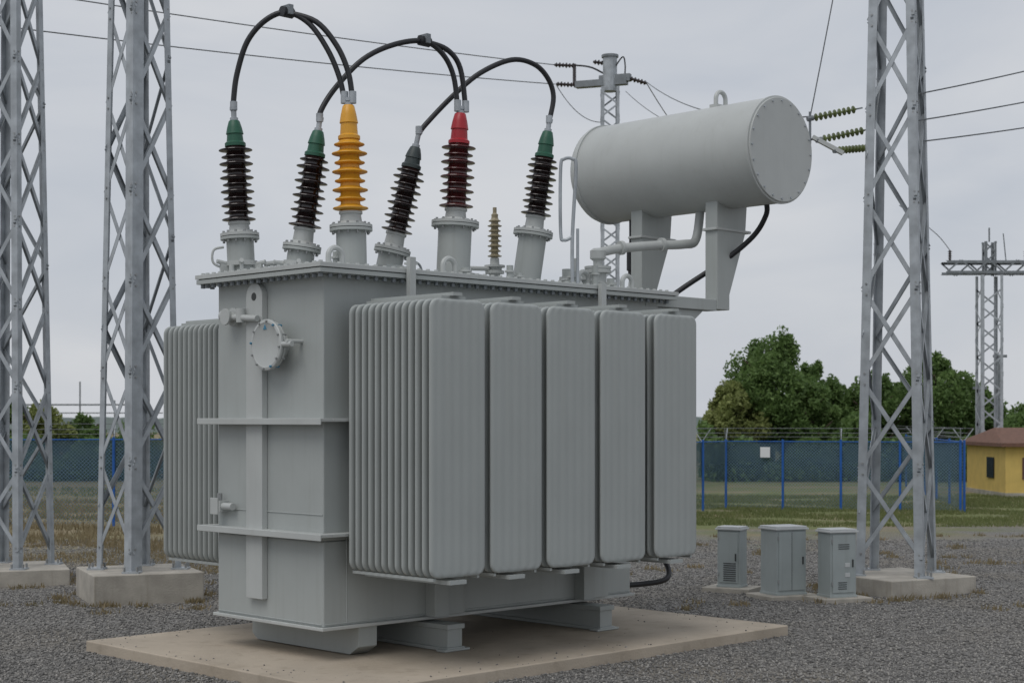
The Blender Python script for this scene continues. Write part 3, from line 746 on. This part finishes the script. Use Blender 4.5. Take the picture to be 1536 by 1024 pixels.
m,nt,bs=new_mat('gravel_stone'); M_st=m
g=N(nt,'ShaderNodeNewGeometry'); cr=N(nt,'ShaderNodeValToRGB'); cr.color_ramp.elements[0].color=(.12,.118,.114,1); cr.color_ramp.elements[1].color=(.36,.345,.32,1)
e=cr.color_ramp.elements.new(.6); e.color=(.22,.214,.205,1)
nt.links.new(g.outputs['Random Per Island'],cr.inputs['Fac']); nt.links.new(cr.outputs['Color'],bs.inputs['Base Color']); bs.inputs['Roughness'].default_value=.9
bs.inputs['Specular IOR Level'].default_value=.2
n=140000
Y=14.5+20*np.random.rand(n)**1.3; X=(np.random.rand(n)*2-1)*(Y*.36+.8)
lt=(X-TC[0])*ca+(Y-TC[1])*sa; ls=-(X-TC[0])*sa+(Y-TC[1])*ca
inpad=(lt>-.92)&(lt<5.84)&(ls>-1.58)&(ls<3.18)
ed=np.minimum(np.minimum(lt+.9,5.82-lt),np.minimum(ls+1.56,3.16-ls))
spill=inpad&(ed>.03)&(np.random.rand(n)<.08*np.exp(-np.clip(ed,0,9)/.18)+.001)
keep=(~inpad)|spill
for (cx,cy,rr) in ((-5.42,23.25,1.0),(-8.02,25.6,1.1),(5.84,24.3,1.05),(3.33,24.2,.4),(3.95,23.3,.42),(4.66,22.95,.4)): keep&=((X-cx)**2+(Y-cy)**2>rr*rr)
zoff=np.where(spill,.12,0)[keep]; X=X[keep];Y=Y[keep];n=len(X)
base=np.array([(1,0,0),(0,1,0),(-1,0,0),(0,-1,0),(0,0,1),(0,0,-1)],float)
s=.009+.014*np.random.rand(n)**2; s=np.where(zoff>0,s*.7,s)
v=base[None]*s[:,None,None]*(.7+.6*np.random.rand(n,6,1)); v[:,:,2]*=.75
v+=np.random.normal(size=(n,6,3))*s[:,None,None]*.15
a=np.random.rand(n)*6.28; c_,s_=np.cos(a)[:,None],np.sin(a)[:,None]
vx=v[:,:,0]*c_-v[:,:,1]*s_; vy=v[:,:,0]*s_+v[:,:,1]*c_
v=np.stack([vx+X[:,None],vy+Y[:,None],v[:,:,2]+(s*.35+zoff)[:,None]],2).reshape(-1,3)
tri=np.array([(0,1,4),(1,2,4),(2,3,4),(3,0,4),(1,0,5),(2,1,5),(3,2,5),(0,3,5)])
f=(tri[None]+np.arange(n)[:,None,None]*6).reshape(-1)
me=D.meshes.new('gravel'); me.vertices.add(6*n); me.vertices.foreach_set('co',v.ravel()); me.loops.add(len(f)); me.loops.foreach_set('vertex_index',f)
me.polygons.add(8*n); me.polygons.foreach_set('loop_start',np.arange(8*n)*3); me.polygons.foreach_set('loop_total',np.full(8*n,3))
me.materials.append(M_st); me.update(calc_edges=True)
o=D.objects.new('gravel',me); SC.collection.objects.link(o)

def blades(name,n,xf,mat,h,y0,y1,thr=-.4,pts=None):
    if pts is None:
        Y=np.random.uniform(y0,y1,n); X=xf(n)
        nz=np.sin(X*1.3+np.cos(Y*.9)*2)+np.sin(Y*1.7+X*.6); k=nz>thr; X=X[k];Y=Y[k]
    else: X,Y=pts
    n=len(X)
    hh=h*(.4+np.random.rand(n)); a=np.random.rand(n)*6.28; w=.010+.008*np.random.rand(n)
    l=np.random.normal(size=(n,2))*hh[:,None]*.3
    v=np.stack([np.stack([X-w*np.cos(a),Y-w*np.sin(a),0*X],1),np.stack([X+w*np.cos(a),Y+w*np.sin(a),0*X],1),np.stack([X+l[:,0],Y+l[:,1],hh],1)],1).reshape(-1,3)
    me=D.meshes.new(name); me.vertices.add(3*n); me.vertices.foreach_set('co',v.ravel()); me.loops.add(3*n); me.loops.foreach_set('vertex_index',np.arange(3*n))
    me.polygons.add(n); me.polygons.foreach_set('loop_start',np.arange(n)*3); me.polygons.foreach_set('loop_total',np.full(n,3))
    me.materials.append(mat); me.update(calc_edges=True)
    o=D.objects.new(name,me); SC.collection.objects.link(o)
blades('grass',60000,lambda n:np.random.uniform(3,20,n),M_grass,.09,38.5,54,-.9)
blades('dry_grass',34000,lambda n:np.random.uniform(-20,-4,n),M_dry,.15,31,50)
blades('dry_grass',9000,lambda n:np.random.uniform(-12,-4.0,n),M_dry,.08,25,33)
blades('grass',18000,lambda n:np.random.uniform(-22,-4,n),M_grass,.14,40,60)
# weed tufts scattered in the gravel and around the footings
xs_=[];ys_=[]
for i in range(150):
    y=np.random.uniform(21,36); x=np.random.uniform(-.34,.34)*y
    lt=(x-TC[0])*ca+(y-TC[1])*sa; ls=-(x-TC[0])*sa+(y-TC[1])*ca
    if -1.1<lt<6 and -1.8<ls<3.4: continue
    k=np.random.randint(15,60); xs_.append(x+np.random.normal(size=k)*.09); ys_.append(y+np.random.normal(size=k)*.09)
for (cx,cy,rr) in ((-5.42,23.25,1.12),(-8.02,25.6,1.2),(5.84,24.3,1.2)):
    for i in range(16):
        a=np.random.rand()*6.28; k=30; xs_.append(cx+rr*math.cos(a)+np.random.normal(size=k)*.07); ys_.append(cy+rr*math.sin(a)+np.random.normal(size=k)*.07)
blades('weeds',0,None,M_dry,.07,0,0,0,(np.concatenate(xs_),np.concatenate(ys_)))

# ------------------------------------------------------------------ world, sun, camera
w=D.worlds.new('World'); SC.world=w; w.use_nodes=True; nt=w.node_tree; bg=nt.nodes['Background']
SE,SR=R(58),R(212)
sky=N(nt,'ShaderNodeTexSky',sky_type='NISHITA'); sky.sun_disc=False; sky.sun_elevation=SE; sky.sun_rotation=SR; sky.dust_density=3
tc=N(nt,'ShaderNodeTexCoord'); mp=N(nt,'ShaderNodeMapping'); mp.inputs['Scale'].default_value=(1,1,3.4); nt.links.new(tc.outputs['Generated'],mp.inputs['Vector'])
no=N(nt,'ShaderNodeTexNoise'); no.inputs['Scale'].default_value=3.2; no.inputs['Detail'].default_value=6; no.inputs['Distortion'].default_value=.5; nt.links.new(mp.outputs['Vector'],no.inputs['Vector'])
cr=N(nt,'ShaderNodeValToRGB'); cr.color_ramp.elements[0].position=.32; cr.color_ramp.elements[1].position=.68
cr.color_ramp.elements[0].color=(.515,.55,.61,1); cr.color_ramp.elements[1].color=(.655,.67,.70,1)
nt.links.new(no.outputs['Fac'],cr.inputs['Fac'])
sc=N(nt,'ShaderNodeMix',data_type='RGBA',blend_type='MULTIPLY'); sc.inputs['Factor'].default_value=1; sc.inputs[7].default_value=(10,10,10,1); nt.links.new(cr.outputs['Color'],sc.inputs[6])
mx=N(nt,'ShaderNodeMix',data_type='RGBA'); mx.inputs['Factor'].default_value=.93; nt.links.new(sky.outputs['Color'],mx.inputs[6]); nt.links.new(sc.outputs[2],mx.inputs[7])
nt.links.new(mx.outputs[2],bg.inputs['Color']); bg.inputs['Strength'].default_value=.1
L=D.lights.new('sun','SUN'); L.energy=1.1; L.angle=R(40); L.color=(1,.97,.93)
o=D.objects.new('sun',L); SC.collection.objects.link(o)
az=SR; dv=Vector((math.sin(az)*math.cos(SE),math.cos(az)*math.cos(SE),math.sin(SE)))
o.rotation_euler=dv.to_track_quat('Z','Y').to_euler()
cam=D.cameras.new('camera'); co=D.objects.new('camera',cam); SC.collection.objects.link(co)
co.location=(0,0,2.6); co.rotation_euler=(R(90),0,0); cam.lens=56.25; cam.sensor_width=36; cam.shift_y=116/1536; cam.clip_end=6000
cam.dof.use_dof=True; cam.dof.focus_distance=17.5; cam.dof.aperture_fstop=3.2
SC.camera=co
SC.view_settings.view_transform='Standard'; SC.view_settings.look='None'; SC.view_settings.exposure=0
